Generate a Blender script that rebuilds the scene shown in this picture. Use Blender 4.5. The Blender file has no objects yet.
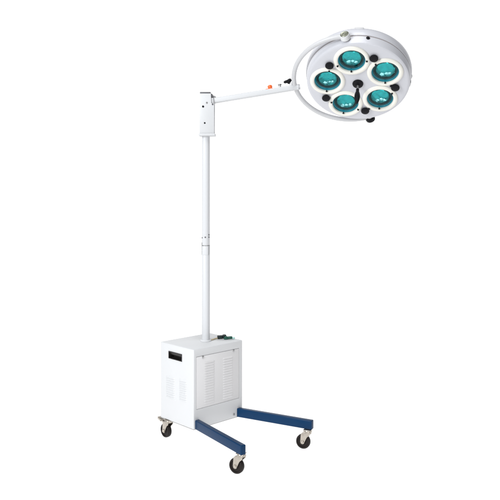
import bpy, bmesh, math, random
from mathutils import Vector, Matrix
V = Vector
scene = bpy.context.scene
col = scene.collection
R = math.radians

# ------------------------------------------------------------------ materials
def new_mat(name):
    m = bpy.data.materials.new(name); m.use_nodes = True
    nt = m.node_tree
    return m, nt, nt.nodes['Principled BSDF']

def paint(name, rgb, rough=.4, metal=0., coat=0., var=.03, scale=14., bump=.0, bscale=350., spec=.5):
    """lacquer / plastic / metal: colour broken up by two scales of noise, fine surface grain as bump"""
    m, nt, b = new_mat(name)
    tc = nt.nodes.new('ShaderNodeTexCoord')
    n1 = nt.nodes.new('ShaderNodeTexNoise'); n1.inputs['Scale'].default_value = scale; n1.inputs['Detail'].default_value = 5
    nt.links.new(tc.outputs['Object'], n1.inputs['Vector'])
    mx = nt.nodes.new('ShaderNodeMix'); mx.data_type = 'RGBA'
    mx.inputs['A'].default_value = (*[max(0, c*(1-var)) for c in rgb], 1)
    mx.inputs['B'].default_value = (*[min(1, c*(1+var)) for c in rgb], 1)
    nt.links.new(n1.outputs['Fac'], mx.inputs['Factor'])
    nt.links.new(mx.outputs['Result'], b.inputs['Base Color'])
    mr = nt.nodes.new('ShaderNodeMapRange')
    mr.inputs['To Min'].default_value = max(.02, rough*.8); mr.inputs['To Max'].default_value = min(1, rough*1.25)
    nt.links.new(n1.outputs['Fac'], mr.inputs['Value'])
    nt.links.new(mr.outputs['Result'], b.inputs['Roughness'])
    b.inputs['Metallic'].default_value = metal
    b.inputs['Coat Weight'].default_value = coat
    b.inputs['Specular IOR Level'].default_value = spec
    if bump:
        n2 = nt.nodes.new('ShaderNodeTexNoise'); n2.inputs['Scale'].default_value = bscale; n2.inputs['Detail'].default_value = 3
        nt.links.new(tc.outputs['Object'], n2.inputs['Vector'])
        bp = nt.nodes.new('ShaderNodeBump'); bp.inputs['Strength'].default_value = bump; bp.inputs['Distance'].default_value = .0006
        nt.links.new(n2.outputs['Fac'], bp.inputs['Height'])
        nt.links.new(bp.outputs['Normal'], b.inputs['Normal'])
    return m

M_white   = paint('white powder coat', (.64, .643, .652), .45, spec=.3, bump=.25, var=.012)
M_pole    = paint('white pole lacquer', (.60, .605, .62), .35, spec=.3, var=.01)
M_arm     = paint('white arm enamel', (.555, .56, .57), .4, spec=.3, var=.012, bump=.2)
M_panel   = paint('panel powder coat', (.70, .69, .695), .5, spec=.3, bump=.25, var=.012)
M_head    = paint('lamp housing enamel', (.540, .543, .578), .32, coat=.1, spec=.35, var=.012)
M_yoke    = paint('yoke enamel', (.53, .53, .54), .35, spec=.35, var=.015)
M_cream   = paint('cream lens ring', (.76, .74, .68), .4, spec=.3, var=.015)
M_blue    = paint('blue rail lacquer', (.0012, .029, .088), .34, coat=.06, spec=.14, var=.08, bump=.12, bscale=160)
M_black   = paint('black plastic', (.006, .006, .008), .42, spec=.12, var=.2, bump=.2)
M_rubber  = paint('dark wheel rubber', (.015, .011, .010), .5, spec=.2, var=.25, scale=40, bump=.3)
M_zinc    = paint('zinc plated steel', (.50, .455, .40), .34, metal=1., var=.22, scale=60, bump=.2)
M_steel   = paint('grey steel', (.40, .40, .40), .35, metal=.9, var=.12, scale=60)
M_cap     = paint('greenish metal cap', (.30, .31, .25), .38, metal=.85, var=.35, scale=110, bump=.4, bscale=200)
M_dkgrey  = paint('dark grey plastic', (.10, .10, .11), .5, var=.1)
M_seam    = paint('seam gasket', (.27, .23, .22), .6, var=.1)
M_orange  = paint('orange button', (.85, .13, .015), .3, coat=.4, var=.05)
M_recess  = paint('handle recess plastic', (.016, .014, .013), .45, var=.3, scale=60)
M_green   = paint('dark green plastic', (.004, .075, .050), .35, var=.2, scale=80)
M_dkgreen = paint('blackish green plastic', (.004, .014, .014), .4, var=.2, scale=80)
M_cyan    = paint('pale cyan plastic', (.42, .66, .62), .4, var=.08)
M_cord    = paint('beige cord', (.66, .55, .34), .5, var=.08)
M_refl    = paint('teal mirrored dish', (.08, .46, .48), .2, metal=1., var=.25, scale=45)
M_wall    = paint('blue teal barrel', (.04, .43, .57), .3, metal=.0, var=.08, scale=30)
M_hold    = paint('filter holder', (.004, .045, .052), .35, metal=.2, var=.15)
M_cover   = paint('teal faceted glass', (.045, .36, .365), .12, metal=.85, var=.3, scale=60)
M_glint, nt, b = new_mat('glint glass')  # near-white tone that stands in for the lens glints
tc = nt.nodes.new('ShaderNodeTexCoord'); n = nt.nodes.new('ShaderNodeTexNoise'); n.inputs['Scale'].default_value = 120
nt.links.new(tc.outputs['Object'], n.inputs['Vector'])
r_ = nt.nodes.new('ShaderNodeMapRange'); r_.inputs['To Min'].default_value = .03; r_.inputs['To Max'].default_value = .12
nt.links.new(n.outputs['Fac'], r_.inputs['Value']); nt.links.new(r_.outputs['Result'], b.inputs['Roughness'])
b.inputs['Base Color'].default_value = (.80, .95, .97, 1); b.inputs['Metallic'].default_value = .9

# tinted heat-filter pane: tinted see-through plus a fresnel mirror
M_glass = bpy.data.materials.new('teal filter glass'); M_glass.use_nodes = True
nt = M_glass.node_tree; nt.nodes.clear()
out = nt.nodes.new('ShaderNodeOutputMaterial'); mixs = nt.nodes.new('ShaderNodeMixShader')
tr = nt.nodes.new('ShaderNodeBsdfTransparent'); gl = nt.nodes.new('ShaderNodeBsdfGlossy')
fr = nt.nodes.new('ShaderNodeFresnel'); fr.inputs['IOR'].default_value = 1.45
nz = nt.nodes.new('ShaderNodeTexNoise'); nz.inputs['Scale'].default_value = 25
tc = nt.nodes.new('ShaderNodeTexCoord'); nt.links.new(tc.outputs['Object'], nz.inputs['Vector'])
mx = nt.nodes.new('ShaderNodeMix'); mx.data_type = 'RGBA'
mx.inputs['A'].default_value = (.60, .95, .965, 1); mx.inputs['B'].default_value = (.70, .98, .98, 1)
nt.links.new(nz.outputs['Fac'], mx.inputs['Factor']); nt.links.new(mx.outputs['Result'], tr.inputs['Color'])
gl.inputs['Roughness'].default_value = .04
mul = nt.nodes.new('ShaderNodeMath'); mul.operation = 'MULTIPLY'; mul.inputs[1].default_value = .55
nt.links.new(fr.outputs['Fac'], mul.inputs[0]); nt.links.new(mul.outputs[0], mixs.inputs['Fac'])
nt.links.new(tr.outputs[0], mixs.inputs[1]); nt.links.new(gl.outputs[0], mixs.inputs[2])
nt.links.new(mixs.outputs[0], out.inputs['Surface'])

# white studio sweep: self-glow added to keep ground and background pure white
M_sweep, nt, b = new_mat('glowing white sweep')
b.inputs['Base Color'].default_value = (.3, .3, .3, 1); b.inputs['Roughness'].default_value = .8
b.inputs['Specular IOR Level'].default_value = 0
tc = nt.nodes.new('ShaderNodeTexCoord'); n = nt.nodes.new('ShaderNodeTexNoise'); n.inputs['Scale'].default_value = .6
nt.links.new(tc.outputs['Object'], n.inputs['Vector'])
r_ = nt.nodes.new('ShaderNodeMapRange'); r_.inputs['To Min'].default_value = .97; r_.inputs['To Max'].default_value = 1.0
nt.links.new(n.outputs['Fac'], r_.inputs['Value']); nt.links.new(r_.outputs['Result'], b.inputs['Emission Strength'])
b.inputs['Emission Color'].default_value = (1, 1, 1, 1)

# ------------------------------------------------------------------ mesh helpers
def frame(o, x, y, z):
    m = Matrix.Identity(4)
    for i, a in enumerate((x, y, z)):
        for k in range(3): m[k][i] = a[k]
    for k in range(3): m[k][3] = o[k]
    return m

def axis_frame(o, z, hint=(0, 0, 1)):
    z = V(z).normalized(); h = V(hint)
    if abs(z.dot(h)) > .98: h = V((1, 0, 0))
    x = h.cross(z).normalized(); y = z.cross(x)
    return frame(V(o), x, y, z)

def box(bm, M, lo, hi, bev=0., seg=2):
    t = bmesh.new()
    bmesh.ops.create_cube(t, size=1)
    for v in t.verts:
        v.co = V([lo[i] + (v.co[i]+.5)*(hi[i]-lo[i]) for i in range(3)])
    if bev: bmesh.ops.bevel(t, geom=t.edges[:], offset=bev, segments=seg, profile=.5, affect='EDGES')
    merge(bm, t, M)

def merge(bm, t, M=None):
    if M is not None: bmesh.ops.transform(t, matrix=M, verts=t.verts)
    bmesh.ops.recalc_face_normals(t, faces=t.faces)
    me = bpy.data.meshes.new('tmp'); t.to_mesh(me); t.free()
    bm.from_mesh(me); bpy.data.meshes.remove(me)

def prism(bm, M, pts, z0, z1, bev=0., seg=2):
    """polygon pts in the frame's xy plane, extruded z0..z1"""
    t = bmesh.new()
    a = [t.verts.new((x, y, z0)) for x, y in pts]; b_ = [t.verts.new((x, y, z1)) for x, y in pts]
    n = len(pts)
    t.faces.new(a[::-1]); t.faces.new(b_)
    for i in range(n): t.faces.new((a[i], a[(i+1) % n], b_[(i+1) % n], b_[i]))
    if bev: bmesh.ops.bevel(t, geom=t.edges[:], offset=bev, segments=seg, profile=.5, affect='EDGES')
    merge(bm, t, M)

def lathe(bm, M, prof, n=48, lobes=0, amp=0.):
    """prof: list of (radius, z); radius 0 closes to a point"""
    t = bmesh.new(); rings = []
    for r, z in prof:
        if r <= 1e-7: rings.append([t.verts.new((0, 0, z))])
        else:
            ring = []
            for i in range(n):
                a = 2*math.pi*i/n; rr = r*(1+amp*math.cos(lobes*a)) if lobes else r
                ring.append(t.verts.new((rr*math.cos(a), rr*math.sin(a), z)))
            rings.append(ring)
    for A, B in zip(rings, rings[1:]):
        if len(A) == 1 and len(B) == 1: continue
        for i in range(n):
            j = (i+1) % n
            if len(A) == 1: t.faces.new((A[0], B[i], B[j]))
            elif len(B) == 1: t.faces.new((A[i], B[0], A[j]))
            else: t.faces.new((A[i], B[i], B[j], A[j]))
    merge(bm, t, M)

def ring_closed(bm, M, prof, n=48):
    """closed profile swept round z (a ring with a hole)"""
    t = bmesh.new(); rings = []
    for r, z in prof:
        rings.append([t.verts.new((r*math.cos(2*math.pi*i/n), r*math.sin(2*math.pi*i/n), z)) for i in range(n)])
    k = len(rings)
    for q in range(k):
        A, B = rings[q], rings[(q+1) % k]
        for i in range(n):
            j = (i+1) % n; t.faces.new((A[i], B[i], B[j], A[j]))
    merge(bm, t, M)

def tube(bm, pts, r, n=14, M=None):
    t = bmesh.new(); pts = [V(p) for p in pts]; rings = []; up = None
    for i, p in enumerate(pts):
        d = (pts[min(i+1, len(pts)-1)] - pts[max(i-1, 0)]).normalized()
        if up is None:
            up = V((0, 0, 1)) if abs(d.z) < .9 else V((1, 0, 0))
        x = up.cross(d).normalized(); y = d.cross(x); up = y
        rr = r[i] if isinstance(r, (list, tuple)) else r
        rings.append([t.verts.new(p + x*rr*math.cos(2*math.pi*k/n) + y*rr*math.sin(2*math.pi*k/n)) for k in range(n)])
    for A, B in zip(rings, rings[1:]):
        for i in range(n):
            j = (i+1) % n; t.faces.new((A[i], A[j], B[j], B[i]))
    t.faces.new(rings[0][::-1]); t.faces.new(rings[-1])
    merge(bm, t, M)

def sphere(bm, M, r, sx=1, sy=1, sz=1, seg=16):
    t = bmesh.new(); bmesh.ops.create_uvsphere(t, u_segments=seg, v_segments=max(6, seg//2), radius=r)
    bmesh.ops.scale(t, vec=(sx, sy, sz), verts=t.verts)
    merge(bm, t, M)

def obj(name, bm, mat, parent=None, smooth=True, angle=35):
    me = bpy.data.meshes.new(name); bm.to_mesh(me); bm.free()
    me.materials.append(mat)
    if smooth:
        me.shade_smooth(); me.set_sharp_from_angle(angle=R(angle))
    o = bpy.data.objects.new(name, me); col.objects.link(o)
    if parent is not None:
        o.parent = parent
        o.matrix_parent_inverse = base_inverse(parent)
    return o

def base_inverse(p):
    m = Matrix.Identity(4); q = p
    while q is not None:
        m = Matrix.Translation(-q.location) @ m if q.parent is None else m
        q = q.parent
    return m if p.parent is None else Matrix.Identity(4)

def cut(o, cutter_bm):
    """subtract a solid from a mesh object and keep the result as plain mesh"""
    me = bpy.data.meshes.new('cutter'); cutter_bm.to_mesh(me); cutter_bm.free()
    c = bpy.data.objects.new('cutter', me); col.objects.link(c)
    mod = o.modifiers.new('cut', 'BOOLEAN'); mod.operation = 'DIFFERENCE'; mod.object = c; mod.solver = 'EXACT'
    bpy.context.view_layer.update()
    # evaluate at identity: parts share the world frame of the cutter
    dg = bpy.context.evaluated_depsgraph_get()
    res = bpy.data.meshes.new_from_object(o.evaluated_get(dg))
    o.modifiers.clear(); old = o.data; name = old.name; o.data = res; bpy.data.meshes.remove(old); res.name = name
    bpy.data.objects.remove(c); bpy.data.meshes.remove(me)
    res.shade_smooth(); res.set_sharp_from_angle(angle=R(35))

def screw(parent, p, d, r=.004, h=.002, mat=None, name='screw'):
    bm = bmesh.new(); M = axis_frame(p, d)
    lathe(bm, M, [(0, -.002), (r, -.002), (r, h*.6), (r*.8, h), (r*.35, h), (r*.3, h*.4), (0, h*.4)], 20)
    return obj(name, bm, mat or M_steel, parent)

# ------------------------------------------------------------------ setting
S = bmesh.new()
prof = [(-2.6, 0.), (-1., 0.), (1.2, 0.), (2.4, 0.)]
W = 5.6
vs = [[S.verts.new((x, y, z)) for x in (-W, W)] for y, z in prof]
for a, b_ in zip(vs, vs[1:]): S.faces.new((a[0], a[1], b_[1], b_[0]))
floor = obj('floor', S, M_sweep); floor['kind'] = 'structure'
S = bmesh.new()
prof = [(2.4, 0.)] + [(2.4 + 1.5*math.sin(R(a)), 1.5 - 1.5*math.cos(R(a))) for a in range(6, 91, 6)] + [(3.9, 5.5)]
vs = [[S.verts.new((x, y, z)) for x in (-W, W)] for y, z in prof]
for a, b_ in zip(vs, vs[1:]): S.faces.new((a[0], a[1], b_[1], b_[0]))
backdrop = obj('backdrop', S, M_sweep); backdrop['kind'] = 'structure'

# ------------------------------------------------------------------ the lamp
lamp = bpy.data.objects.new('surgical_lamp', None); col.objects.link(lamp)
lamp.location = (-.2467, 0, 0); lamp.empty_display_size = .2
lamp['label'] = 'white mobile surgical lamp with five teal lenses on a wheeled cabinet with blue legs'
lamp['category'] = 'surgical lamp'
bpy.context.view_layer.update()

# --- cabinet
YAW = .7634
u = V((math.cos(YAW), math.sin(YAW), 0)); w = V((-math.sin(YAW), math.cos(YAW), 0)); Z = V((0, 0, 1))
F = V((-.2703, -.206, 0)); CA, CB, ZB, ZT = .3255, .2646, .0965, .4789
CF = frame(F, u, w, Z)                       # cabinet frame: x along the panel face, y to the back
bm = bmesh.new()
t = bmesh.new(); bmesh.ops.create_cube(t, size=1)
for v in t.verts: v.co = V(((v.co.x+.5)*CA, (v.co.y+.5)*CB, ZB+(v.co.z+.5)*(ZT-ZB)))
e_ = [e for e in t.edges if all(abs(v.co.x-CA) < 1e-6 and abs(v.co.y) < 1e-6 for v in e.verts)]
bmesh.ops.bevel(t, geom=e_, offset=.013, segments=6, profile=.5, affect='EDGES')      # folded sheet: one wide corner
e_ = [e for e in t.edges if len(e.link_faces) == 2 and e.calc_face_angle() > R(60)]
bmesh.ops.bevel(t, geom=e_, offset=.004, segments=3, profile=.5, affect='EDGES')
merge(bm, t, CF)
cabinet = obj('cabinet', bm, M_white, lamp)
PX0, PX1, PZ0, PZ1 = .018, .296, .190, .4405
c = bmesh.new(); box(c, CF, (PX0-.0012, -.02, PZ0-.0012), (PX1+.0012, .0034, PZ1+.0024)); cut(cabinet, c)
HY0, HY1, HZ0, HZ1 = .089, .196, .4065, .4435
c = bmesh.new(); box(c, CF, (-.02, HY0, HZ0), (.034, HY1, HZ1)); cut(cabinet, c)
bm = bmesh.new(); box(bm, CF, (PX0, -.0006, PZ0), (PX1, .0032, PZ1), .0012, 2)
panel = obj('access_panel', bm, M_panel, cabinet)

def louvers(parent, origin, dx, dn, x0, x1, z0, z1, n, mat, out_=.0023, name='louver_vent'):
    """pressed louver hoods: each a rounded wedge that stands out most at its lower lip"""
    bm = bmesh.new(); p = (z1-z0)/n
    for i in range(n):
        zc = z0 + (i+.5)*p; hh = p*.36; m = 10
        rows = []
        for t in (0, .25, .5, .75, 1.):                # t=0 top edge, 1 lower lip
            row = []
            for k in range(m+1):
                s = k/m; e = min(1, min(s, 1-s)*9); e = math.sin(e*math.pi/2)
                d = out_*math.sin(t*math.pi/2)*e - .0004
                row.append(bm.verts.new(origin + dx*(x0+(x1-x0)*s) + Z*(zc+hh-2*hh*t) + dn*d))
            rows.append(row)
        under = [bm.verts.new(origin + dx*(x0+(x1-x0)*k/m) + Z*(zc-hh+.0006) + dn*-.0004) for k in range(m+1)]
        rows.append(under)
        for A, B in zip(rows, rows[1:]):
            for k in range(m): bm.faces.new((A[k], B[k], B[k+1], A[k+1]))
    bmesh.ops.recalc_face_normals(bm, faces=bm.faces)
    return obj(name, bm, mat, parent)

fo = V(F) - w*.0006
louvers(cabinet, fo, u, -w, .064, .134, .203, .414, 17, M_panel)
louvers(cabinet, fo, u, -w, .186, .257, .203, .414, 17, M_panel)
louvers(cabinet, V(F), w, -u, .146, .218, .208, .320, 10, M_white, .0042)
louvers(cabinet, V(F), w, -u, .053, .111, .215, .323, 10, M_white, .0042)
# recessed grip: a dark tray with a lip, open to the side
bm = bmesh.new(); th = .002
ax0, ax1 = -.0025, .0335
box(bm, CF, (ax0, HY0+.0002, HZ1-.004), (ax1, HY1-.0002, HZ1-.0002), .0006, 1)
box(bm, CF, (ax0, HY0+.0002, HZ0+.0002), (ax1, HY1-.0002, HZ0+.003), .0006, 1)
box(bm, CF, (ax0+.0004, HY0+.0002, HZ0+.0032), (ax1, HY0+.003, HZ1-.0042))
box(bm, CF, (ax0+.0004, HY1-.003, HZ0+.0032), (ax1, HY1-.0002, HZ1-.0042))
box(bm, CF, (ax1-.003, HY0+.0032, HZ0+.0032), (ax1-.0004, HY1-.0032, HZ1-.0042))
prism(bm, frame(F, u, Z, -w), [(.004, HZ1-.0044), (.016, HZ1-.0044), (.014, HZ1-.017), (.008, HZ1-.017)], -(HY1-.0034), -(HY0+.0034))
obj('handle', bm, M_recess, cabinet)
for sx in (.057, .259):                      # panel hooks under its upper edge
    bm = bmesh.new(); box(bm, CF, (sx-.005, -.003, PZ1-.010), (sx+.005, -.0002, PZ1+.001), .001, 2)
    obj('panel_clip', bm, M_steel, cabinet)
screw(cabinet, F + u*.261 + Z*.113, -w, .0062, .003, M_steel, 'panel_lock')
bm = bmesh.new(); box(bm, CF, (.004, .004, .0925), (CA-.004, CB-.004, ZB-.0003))
obj('base_plate', bm, M_steel, cabinet)

# --- pole
PC = V((-.2245, .0015, 0))
PF = frame(PC, V((1, 0, 0)), V((0, 1, 0)), Z)
bm = bmesh.new()
lathe(bm, PF, [(0, .4792), (.0205, .4792), (.0205, .9555), (.0197, .9575), (.0197, .9600), (.0203, .9612), (.0203, 1.526), (0, 1.526)], 40)
pole = obj('pole', bm, M_pole, lamp)
bm = bmesh.new()
ring_closed(bm, PF, [(.0207, .4794), (.0285, .4794), (.0285, .4815), (.0265, .4840), (.0240, .4860), (.0207, .4865)], 40)
obj('flange', bm, M_white, pole)
bm = bmesh.new()                                  # sleeve where the two tubes meet, split at the sides
ring_closed(bm, PF, [(.0206, .9170), (.0212, .9180), (.0216, .9200), (.0216, .9600), (.0212, .9620), (.0206, .9625)], 40)
sleeve = obj('collar', bm, M_pole, pole)
bm = bmesh.new(); ring_closed(bm, PF, [(.0199, .9628), (.0211, .9628), (.0211, .9662), (.0199, .9662)], 40)
obj('gasket', bm, M_steel, sleeve)
for a in (-158, -46):
    d = V((math.cos(R(a)), math.sin(R(a)), 0)); M = frame(PC + d*.0214 + Z*.9465, Z.cross(d), Z, -d)
    bm = bmesh.new(); box(bm, M, (-.0014, -.0290 if a > -90 else -.0280, -.0012), (.0014, .0140 if a > -90 else .0330, .0010), .0004, 1)
    obj('clamp_strip', bm, M_steel, sleeve)
for a, z in ((-150, 1.004), (-95, 1.007), (-38, 1.007), (-38, 1.019)):
    d = V((math.cos(R(a)), math.sin(R(a)), 0)); screw(pole, PC + d*.0202 + Z*z, d, .0036, .002, M_dkgrey)

# --- bracket on the pole (a channel: front and back cheeks, web on the left, open to the right)
BX0, BX1, BZ0, BZ1 = -.2540, -.1805, 1.532, 1.7330
BY0, BY1 = -.031, .031
XZ = frame(V((0, 0, 0)), V((1, 0, 0)), Z, V((0, -1, 0)))          # prism frame: x, z ; depth = -y
cheek = [(BX0, BZ0), (BX1, BZ0), (BX1, BZ1-.052), (BX1-.004, BZ1-.049), (-.1955, BZ1-.049), (-.1965, BZ1-.046), (-.1965, BZ1), (BX0, BZ1)]
back = [(BX0, BZ0), (BX1, BZ0), (BX1, BZ1-.046), (-.1755, BZ1-.040), (-.1725, BZ1-.030), (-.1725, BZ1-.014), (-.1755, BZ1-.006), (-.183, BZ1-.003), (BX0, BZ1-.0005)]
bm = bmesh.new()
prism(bm, XZ, cheek, -BY0-.004, -BY0, .0009, 2)
prism(bm, XZ, back, -BY1, -BY1+.004, .0009, 2)
bx = Matrix.Identity(4)
box(bm, bx, (BX0+.0003, BY0+.0042, BZ0+.0003), (BX0+.0042, BY1-.0042, BZ1-.0003))
box(bm, bx, (BX1-.022, BY0+.0042, BZ0+.0004), (BX1-.018, BY1-.0042, BZ1-.056))
bracket = obj('bracket', bm, M_arm, lamp)
bm = bmesh.new(); box(bm, bx, (BX0+.001, BY0+.001, BZ1+.0002), (-.1985, BY1-.001, BZ1+.0080), .002, 2)
obj('cap', bm, M_dkgrey, bracket)
bm = bmesh.new(); box(bm, bx, (BX0-.0050, BY0-.006, 1.5185), (BX1+.0065, BY1+.006, BZ0-.0002), .0055, 4)
obj('base_plate', bm, M_arm, bracket)
for (x, z, r, m) in ((-.2365, 1.667, .0052, M_black), (-.2175, 1.686, .0045, M_steel), (-.2283, 1.584, .0042, M_black), (-.1885, 1.6785, .0042, M_dkgrey)):
    screw(bracket, V((x, BY0-.0002, z)), V((0, -1, 0)), r, .0022, m)

# --- swing arm
A0 = V((-.1925, 0, 1.6985)); A1 = V((.2500, -.034, 1.7660))
ad = (A1-A0).normalized(); ay = V((0, 0, 1)).cross(ad).normalized(); az = ad.cross(ay); AL = (A1-A0).length
AF = frame(A0, ad, ay, az)
bm = bmesh.new()
box(bm, AF, (-.0105, -.0255, -.0136), (.0095, .0255, .0136), .0030, 2)
box(bm, AF, (-.003, -.0145, -.0140), (AL-.012, .0145, .0140), .0075, 4)
lathe(bm, axis_frame(A1 - ad*.011, az), [(0, -.0135), (.0115, -.0135), (.0132, -.0115), (.0132, .0115), (.0115, .0135), (0, .0135)], 32)
arm = obj('arm', bm, M_arm, lamp)
def onarm(px_t, h=.014, y=0.): return A0 + ad*px_t + az*h + ay*y
bm = bmesh.new(); box(bm, AF, (.0005, -.026, .0165), (.0075, .026, .034), .0015, 2)
obj('gap_shade_block', bm, M_dkgrey, arm)  # dark block stands in for shade inside the open channel
# position along the arm: the photo column x -> metres
def tx(px): return ((px-250)*3.59/708.04 - A0.x)/ad.x
bm = bmesh.new()
M = frame(onarm(tx(270.6)), ad, ay, az)
lathe(bm, M, [(0, .002), (.0085, .002), (.0112, .006), (.0122, .011), (.0112, .0155), (.007, .019), (0, .020)], 28)
button = obj('button', bm, M_orange, arm)
bm = bmesh.new(); box(bm, M, (-.023, -.0095, -.001), (.013, .0095, .0022), .0009, 2)
obj('button_plate', bm, M_orange, button)
bm = bmesh.new()
M = frame(onarm(tx(280.4)), ad, ay, az)
lathe(bm, M, [(0, -.001), (.0052, -.001), (.0052, .008), (.009, .009), (.0095, .0135), (.008, .0155), (0, .016)], 24)
obj('screw_cap', bm, M_steel, arm)
bm = bmesh.new()
M = frame(onarm(tx(291.2)), ad, ay, az)
lathe(bm, M, [(0, -.001), (.0075, -.001), (.0075, .012), (.006, .0145), (0, .0145)], 24)
post = obj('clamp_post', bm, M_white, arm)
bm = bmesh.new()                                  # clamp handle: hub, lever blade and two finger lobes
o_ = onarm(tx(289.6), .014)
M = frame(o_, ad, ay, az)
lathe(bm, M, [(0, .0135), (.0085, .0135), (.0105, .017), (.0105, .027), (.008, .031), (0, .032)], 28)
tube(bm, [o_ + az*.0225, o_ - ad*.010 + az*.0225, o_ - ad*.019 + az*.0215, o_ - ad*.026 + az*.021], [.0085, .0078, .0072, .004], 14)
tube(bm, [o_ + az*.0245, o_ + ad*.007 + az*.0265, o_ + ad*.014 + az*.029], [.0092, .0098, .006], 14)
tube(bm, [o_ + az*.019 - ay*.002, o_ - ad*.002 + az*.012 - ay*.011], [.008, .006], 12)
obj('clamp_knob', bm, M_black, arm)

# --- lamp head frame
th, ph = -.2055, .8886
HN = V((math.sin(th)*math.cos(ph), -math.cos(th)*math.cos(ph), -math.sin(ph)))
E1 = V((0, 0, 1)).cross(HN).normalized(); E2 = HN.cross(E1)
HC = V((.52656, -.144, 1.7655))
HF = frame(HC, E1, E2, HN)
def hp(a, r, h=0.):
    """point of the head: angle (deg), radius, height above the face"""
    return HC + E1*(r*math.cos(R(a))) + E2*(r*math.sin(R(a))) + HN*h
def hd(a): return E1*math.cos(R(a)) + E2*math.sin(R(a))

# --- yoke: an arc round the head's left side from pivot to pivot
AX = 100.5; YD = -.034; YC, YR = .046, .2725
yo = HC + HN*YD; pa = hd(AX); pl = hd(AX+90)
a0 = math.atan2(.2685, -YC)
pts = []
for i in range(65):
    a = a0*(1-2*i/64)
    pts.append(yo + pl*(YC + YR*math.cos(a)) + pa*(YR*math.sin(a)))
bm = bmesh.new(); tube(bm, pts, .0116, 18)
yoke = obj('yoke', bm, M_yoke, lamp)
bm = bmesh.new()
lathe(bm, axis_frame(yo, pa), [(0, .2545), (.0215, .2545), (.0235, .2570), (.0235, .2790), (.0225, .2815), (.0205, .2818), (.0200, .2800), (0, .2800)], 40)
pk = obj('pivot_knob', bm, M_white, yoke)
bm = bmesh.new()
lathe(bm, axis_frame(yo, pa), [(0, .2802), (.0195, .2802), (.0198, .2835), (.0175, .2850), (.0150, .2835), (.0110, .2835), (.0095, .2855), (.006, .2855), (.005, .284), (0, .284)], 40)
obj('pivot_cap', bm, M_cap, yoke)
bm = bmesh.new()
lathe(bm, axis_frame(yo, -pa), [(0, .2560), (.0145, .2560), (.0145, .2680), (0, .2680)], 36)
obj('pivot_boss', bm, M_white, yoke)
bm = bmesh.new()
lathe(bm, axis_frame(yo, -pa), [(0, .2682), (.019, .2682), (.0235, .2715), (.0245, .2790), (.0230, .2890), (.017, .2945), (0, .2955)], 60, 12, .03)
obj('lock_knob', bm, M_black, yoke)
# pin that closes the arm onto the yoke
screw(arm, A1 - ad*.004 - ay*.0003 + V((0, -.0140, 0)), V((0, -1, 0)), .0055, .003, M_yoke, 'joint_screw')

# --- lamp head housing
bm = bmesh.new()
lathe(bm, HF, [(0, 0), (.10, 0), (.235, 0), (.2425, -.0012), (.2475, -.0045), (.2498, -.0105), (.2535, -.0455), (.2515, -.0462),
               (.2515, -.0506), (.2560, -.0514), (.2585, -.064), (.2590, -.082), (.2565, -.098), (.2480, -.110),
               (.225, -.121), (.17, -.134), (.09, -.143), (0, -.146)], 128)
head = obj('lamp_head', bm, M_head, lamp)
LA = [99.0, 27.0, -45.0, -117.0, 171.0]
LR = .148
c = bmesh.new()
for a in LA:
    lathe(c, frame(hp(a, LR), E1, E2, HN), [(0, -.05), (.0690, -.05), (.0690, .02), (0, .02)], 64)
cut(head, c)
bm = bmesh.new(); ring_closed(bm, HF, [(.2520, -.0466), (.2532, -.0466), (.2532, -.0502), (.2520, -.0502)], 128)
obj('seam', bm, M_seam, head)

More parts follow.
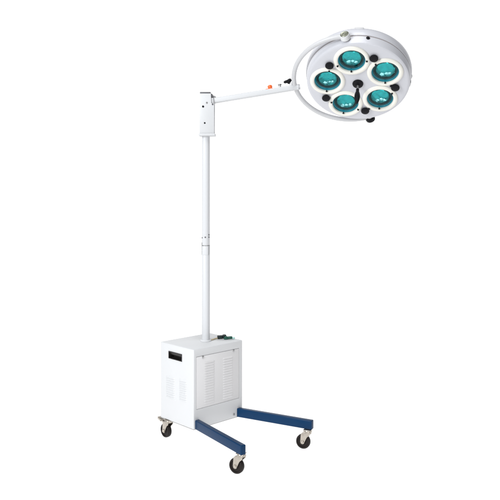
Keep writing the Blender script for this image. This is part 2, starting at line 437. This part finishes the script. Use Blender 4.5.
CLIPS = [[0, 199, 266], [127, 269], [35, 265], [165, 257, 330], [79, 262]]
for li, a in enumerate(LA):
    LF = frame(hp(a, LR), E1, E2, HN)
    bm = bmesh.new()
    ring_closed(bm, LF, [(.0862, -.0006), (.0860, .0020), (.0845, .0045), (.0800, .0072), (.0745, .0084), (.0695, .0078), (.0660, .0056), (.0646, .0020),
                         (.0644, -.0035), (.0660, -.0050), (.0686, -.0050), (.0686, -.0008)], 72)
    obj('lens_ring', bm, M_cream, head)
    bm = bmesh.new()                                  # barrel behind the ring
    lathe(bm, LF, [(.0672, -.0055), (.0655, -.012), (.0625, -.0165), (.0575, -.0185)], 64)
    obj('barrel', bm, M_wall, head)
    bm = bmesh.new()                                  # dark filter holder
    q = []
    for k in range(12):
        t = 2*math.pi*k/12; q.append((.0548+.0040*math.cos(t), -.0140+.0034*math.sin(t)))
    ring_closed(bm, LF, q, 64)
    obj('filter_holder', bm, M_hold, head)
    # faceted reflector dish
    t = bmesh.new(); rings = []; n = 28
    prof = [(.0520, -.0175), (.0490, -.0235), (.0420, -.0290), (.0330, -.0340), (.0220, -.0375), (.0100, -.0395)]
    for q, (r, h) in enumerate(prof):
        off = .5*(q % 2)
        rings.append([t.verts.new((r*math.cos(2*math.pi*(i+off)/n), r*math.sin(2*math.pi*(i+off)/n), h)) for i in range(n)])
    for q, (A, B) in enumerate(zip(rings, rings[1:])):
        for i in range(n):
            j = (i+1) % n
            if q % 2 == 0:
                t.faces.new((A[i], A[j], B[i])); t.faces.new((A[j], B[j], B[i]))
            else:
                t.faces.new((A[i], A[j], B[j])); t.faces.new((A[i], B[j], B[i]))
    t.faces.new(rings[-1])
    bmesh.ops.recalc_face_normals(t, faces=t.faces)
    bmesh.ops.transform(t, matrix=LF, verts=t.verts)
    obj('reflector', t, M_refl, head, smooth=False)
    # domed cut-glass cup, added and shaped so its facets catch the lights
    bm = bmesh.new()
    rnd = random.Random(11+li)
    s = bmesh.new(); bmesh.ops.create_icosphere(s, subdivisions=3, radius=1)
    for v in s.verts:
        v.co = V((v.co.x*.0495, v.co.y*.0495, v.co.z*.0110)) + V([rnd.uniform(-.0013, .0013), rnd.uniform(-.0013, .0013), rnd.uniform(-.0030, .0010)])
    merge(bm, s, LF @ Matrix.Translation((0, -.001, -.0178)) @ Matrix.Rotation(R(17+40*li), 4, 'Z'))
    obj('facet_dome', bm, M_cover, head, angle=180)
    bm = bmesh.new()                                  # a few large pale facets, added to stand in for glints
    for q in range(3):
        s = bmesh.new(); bmesh.ops.create_icosphere(s, subdivisions=1, radius=1)
        k = (.0125, .0105, .0095)[q]
        for v in s.verts:
            v.co = V((v.co.x*k, v.co.y*k*1.05, v.co.z*.0052)) + V([rnd.uniform(-.0018, .0018), rnd.uniform(-.0018, .0018), rnd.uniform(-.0008, .0008)])
        merge(bm, s, LF @ Matrix.Translation(((-.013, .006, .021)[q]+rnd.uniform(-.003, .003), -.0150+rnd.uniform(-.005, .004), -.0098)) @ Matrix.Rotation(rnd.uniform(0, 3), 4, 'Z'))
    obj('glint_facets', bm, M_glint, head, smooth=False)
    bm = bmesh.new()                                  # slightly domed filter glass
    lathe(bm, LF, [(.0646, -.0030), (.055, -.0010), (.040, .0012), (.022, .0026), (0, .0030)], 64)
    for f_ in bm.faces:
        if f_.normal.dot(HN) < 0: f_.normal_flip()
    obj('lens', bm, M_glass, head, angle=180)
    for ca in CLIPS[li]:
        low = 250 < ca < 272
        rr = .0625 if low else .0715
        p = hp(a, LR) + hd(ca)*rr + HN*(.0048 if low else .0085)
        bm = bmesh.new(); d = hd(ca)
        M = frame(p, d, HN.cross(d), HN)
        box(bm, M, (-.0052, -.0032, -.0020), (.0044, .0032, .0022), .0014, 2)
        lathe(bm, M, [(0, .0018), (.0042, .0018), (.0046, .0036), (.0034, .0052), (0, .0056)], 16)
        obj('lens_clip', bm, M_black, head)

KA = [135.3, 63.3, -8.7, -80.7, -152.7]; KR = .181
for i, a in enumerate(KA):
    bm = bmesh.new()
    M = frame(hp(a, KR), E1, E2, HN)
    lathe(bm, M, [(0, -.001), (.0145, -.001), (.0150, .003), (.0190, .0045), (.0205, .0080), (.0200, .0130), (.0165, .0160), (.008, .0172), (0, .0174)], 72, 18, .018)
    if i in (2, 3):                                  # these two have their pointer turned outwards
        d = V((math.cos(R(150 if i == 2 else 35)), math.sin(R(150 if i == 2 else 35)), 0))
        o2 = M @ (d*.012 + V((0, 0, .009))); o3 = M @ (d*.028 + V((0, 0, .008)))
        tube(bm, [o2, o3], [.0075, .0055], 12)
    obj('focus_knob', bm, M_black, head)

# centre handle
bm = bmesh.new()
lathe(bm, HF, [(0, -.001), (.0255, -.001), (.0265, .003), (.0250, .0075), (.018, .0105), (.0095, .0118), (.0085, .0160), (0, .0165)], 48)
hb = obj('handle_base', bm, M_black, head)
bm = bmesh.new(); lathe(bm, HF, [(0, .0150), (.0052, .0150), (.0045, .0200), (.0045, .0420), (0, .0420)], 24)
obj('handle_neck', bm, M_steel, head)
bm = bmesh.new()
lathe(bm, HF, [(0, .0390), (.0062, .0390), (.0078, .0415), (.0080, .0510), (.0072, .0545), (.0090, .0600), (.0128, .0760), (.0140, .0900), (.0128, .1060),
               (.0092, .1220), (.0072, .1320), (.0055, .1365), (0, .1378)], 32)
obj('handle', bm, M_black, head)
# side screw, latch and rear boss on the rim
bm = bmesh.new(); lathe(bm, axis_frame(hp(77.3, .2515, -.036), hd(77.3)), [(0, -.002), (.0085, -.002), (.0090, .003), (.0065, .0062), (0, .0068)], 24)
obj('side_screw', bm, M_black, head)
for a, h, l in ((-11.5, -.046, .010), (-8, -.079, .006), (-17, -.079, .006)):
    d = hd(a); M = frame(hp(a, .2535 if l > .008 else .2580, h), d, HN.cross(d), HN)
    bm = bmesh.new(); box(bm, M, (-.003, -l*1.4, -l), (.0042, l*1.4, l), .0016, 2)
    lathe(bm, frame(M @ V((.004, 0, 0)), M.col[1].xyz, M.col[2].xyz, M.col[0].xyz), [(0, -.001), (.0034, -.001), (.0034, .0014), (0, .0016)], 16)
    obj('latch', bm, M_yoke if l > .008 else M_steel, head)
d = hd(87); bm = bmesh.new()
box(bm, frame(hp(87, .254, -.098), d, HN.cross(d), HN), (-.002, -.022, -.006), (.006, .022, .006), .0025, 2)
obj('hinge', bm, M_yoke, head)

# --- blue rails
def rail(p0, p1, wd=.0265, z0=.0955, z1=.1390):
    p0 = V(p0); p1 = V(p1); d = (p1-p0).normalized(); s = Z.cross(d); L = (p1-p0).length
    M = frame(p0, d, s, Z)
    bm = bmesh.new(); box(bm, M, (-.012, -wd/2, z0), (L, wd/2, z1), .0042, 4)
    r_ = obj('rail', bm, M_blue, lamp)
    return r_
rail((-.2545, -.1895, 0), (-.0285, -.5320, 0))
rail((-.0590, .0005, 0), (.3010, -.1975, 0))

# --- casters
def caster(sw, ang, brake=False):
    """sw: swivel point on the floor plan; ang: direction in which the wheel trails"""
    t = V((math.cos(R(ang)), math.sin(R(ang)), 0)); s = Z.cross(t)
    M = frame(V((sw[0], sw[1], 0)), t, s, Z)
    TR, WR = .0225, .0350
    bm = bmesh.new()
    box(bm, M, (-.019, -.0175, .0915), (.019, .0175, .0948), .001, 2)
    lathe(bm, M, [(0, .0916), (.0180, .0916), (.0195, .0890), (.0195, .0840), (.0175, .0816), (0, .0816)], 36)
    cst = obj('caster', bm, M_zinc, lamp)
    # fork: crown plate and two cheeks that taper down to the axle
    XZs = frame(M.translation, t, Z, -s)
    cheek = [(-.0165, .0840), (.0190, .0840), (.0300, .0740), (TR+.0105, .0360), (TR+.0075, .0275), (TR, .0245), (TR-.0075, .0275), (TR-.0105, .0360), (.0010, .0600), (-.0130, .0700)]
    bm = bmesh.new()
    prism(bm, XZs, cheek, .0140, .0164, .0007, 2); prism(bm, XZs, cheek, -.0164, -.0140, .0007, 2)
    box(bm, M, (-.0160, -.0138, .0790), (.0200, .0138, .0814), .0006, 1)
    obj('fork', bm, M_zinc, cst)
    WC = M @ V((TR, 0, WR))
    WF = frame(WC, t, Z, -s)
    bm = bmesh.new()
    lathe(bm, WF, [(0, -.0105), (.0135, -.0105), (.0150, -.0080), (.0245, -.0072), (.0262, -.0108), (.0300, -.0118), (.0335, -.0098), (.0350, -.0050), (.0350, .0050),
                   (.0335, .0098), (.0300, .0118), (.0262, .0108), (.0245, .0072), (.0150, .0080), (.0135, .0105), (0, .0105)], 56)
    obj('wheel', bm, M_rubber, cst)
    bm = bmesh.new()
    lathe(bm, WF, [(0, -.0203), (.0066, -.0200), (.0078, -.0185), (.0078, -.0167), (.0040, -.0166), (.0040, .0166), (.0078, .0167), (.0078, .0185), (.0066, .0200), (0, .0203)], 24)
    obj('axle_bolt', bm, M_zinc, cst)
    if brake:
        bm = bmesh.new()
        XB = frame(M.translation, t, Z, -s)
        prism(bm, XB, [(.020, .0660), (.034, .0720), (.052, .0800), (.068, .0860), (.069, .0900), (.050, .0860), (.030, .0790), (.018, .0740)], -.0120, .0120, .001, 2)
        box(bm, frame(M @ V((.066, 0, .0865)), (t*.94+Z*.34).normalized(), s, (Z*.94-t*.34).normalized()), (-.018, -.0155, -.006), (.010, .0155, .006), .002, 2)
        obj('brake_pedal', bm, M_zinc, cst)
    return cst
caster((-.0385, -.501), 150)
caster((.2780, -.194), 158)
caster((-.4080, -.0440), 133, True)
caster((-.205, .150), 120, True)

# ------------------------------------------------------------------ the plug lying on the cabinet
cable = bpy.data.objects.new('cable', None); col.objects.link(cable)
ZTOP = ZT + .0003
cable.location = (-.16, .05, ZTOP); cable.empty_display_size = .03
cable['label'] = 'short beige cord with dark green plugs lying on the cabinet top beside the pole'
cable['category'] = 'cable'
bpy.context.view_layer.update()
def z(h): return ZTOP + h
bm = bmesh.new()
cp = [V((-.1965, .0105, z(.0035))), V((-.190, .020, z(.0032))), V((-.182, .036, z(.0032))), V((-.172, .047, z(.0036))), V((-.160, .052, z(.007)))]
pp = []
for i in range(len(cp)-1):
    a, b_, c_, d_ = cp[max(i-1, 0)], cp[i], cp[i+1], cp[min(i+2, len(cp)-1)]
    for k in range(6):
        s = k/6; pp.append(.5*((2*b_) + (c_-a)*s + (2*a-5*b_+4*c_-d_)*s*s + (3*b_-a-3*c_+d_)*s**3))
pp.append(cp[-1])
tube(bm, pp, .0030, 10)
obj('cord', bm, M_cord, cable)
bm = bmesh.new()
def plug_frame(p0, p1):
    p0 = V(p0); p1 = V(p1); d = (p1-p0).normalized(); s = Z.cross(d).normalized()
    return frame(p0, d, s, d.cross(s)), (p1-p0).length
M, L = plug_frame((-.168, .050, z(.0085)), (-.124, .062, z(.0095)))
box(bm, M, (0, -.0095, -.0078), (L*.62, .0095, .0080), .003, 3)
box(bm, M, (L*.62, -.0120, -.0075), (L, .0120, .0110), .0035, 3)
for k in range(4): box(bm, M, (.004+.006*k, -.0104, -.0070), (.0068+.006*k, .0104, .0088), .001, 1)
obj('plug', bm, M_dkgreen, cable)
bm = bmesh.new()
M, L = plug_frame((-.134, .036, z(.0062)), (-.092, .048, z(.0066)))
box(bm, M, (0, -.0085, -.0058), (L*.5, .0085, .0045), .002, 2)
box(bm, M, (L*.42, -.0065, -.0055), (L, .0065, .0075), .0026, 3)
lathe(bm, M @ Matrix.Translation((L*.25, 0, .004)), [(0, 0), (.0065, 0), (.0065, .004), (.005, .006), (0, .006)], 20)
obj('clip', bm, M_green, cable)
bm = bmesh.new()
M, L = plug_frame((-.0935, .0478, z(.0050)), (-.0785, .0515, z(.0050)))
box(bm, M, (0, -.0052, -.0045), (L, .0052, .0042), .0018, 2)
obj('tip', bm, M_cyan, cable)

# ------------------------------------------------------------------ light
world = bpy.data.worlds.new('World'); scene.world = world; world.use_nodes = True
bg = world.node_tree.nodes['Background']
bg.inputs['Color'].default_value = (.93, .96, 1., 1); bg.inputs['Strength'].default_value = .25

def area(name, loc, target, size, power, color=(1, 1, 1), sy=None):
    l = bpy.data.lights.new(name, 'AREA'); l.energy = power; l.color = color; l.shape = 'RECTANGLE'; l.size = size; l.size_y = sy or size
    o = bpy.data.objects.new(name, l); col.objects.link(o); o.location = loc
    o.rotation_euler = (V(target)-V(loc)).to_track_quat('-Z', 'Y').to_euler()
    return o
area('softbox', (-2.6, -3.2, 2.6), (-.2, 0, .9), 1.6, 172, (.95, .98, 1.), 2.2)
area('top_softbox', (.10, -1.5, 4.4), (-.1, 0, .9), 1.6, 58, (1, 1, 1))
area('glint_fill', (.8, -2.6, .35), (.25, -.1, 1.15), 1.0, 10, (1, 1, 1), .4)  # added low fill: brightens the panel face and gives the lenses glints

# ------------------------------------------------------------------ camera
cam = bpy.data.cameras.new('camera'); co = bpy.data.objects.new('camera', cam); col.objects.link(co)
co.location = (0, -3.6, 1.2348); co.rotation_euler = (R(90), 0, 0)
cam.sensor_width = 36; cam.lens = 708.04/500*36; cam.shift_y = -(250-192.27)/500
cam.clip_start = .05; cam.clip_end = 100
scene.camera = co
scene.view_settings.view_transform = 'Standard'; scene.view_settings.look = 'None'
scene.view_settings.exposure = 0; scene.view_settings.gamma = 1
scene.render.film_transparent = False
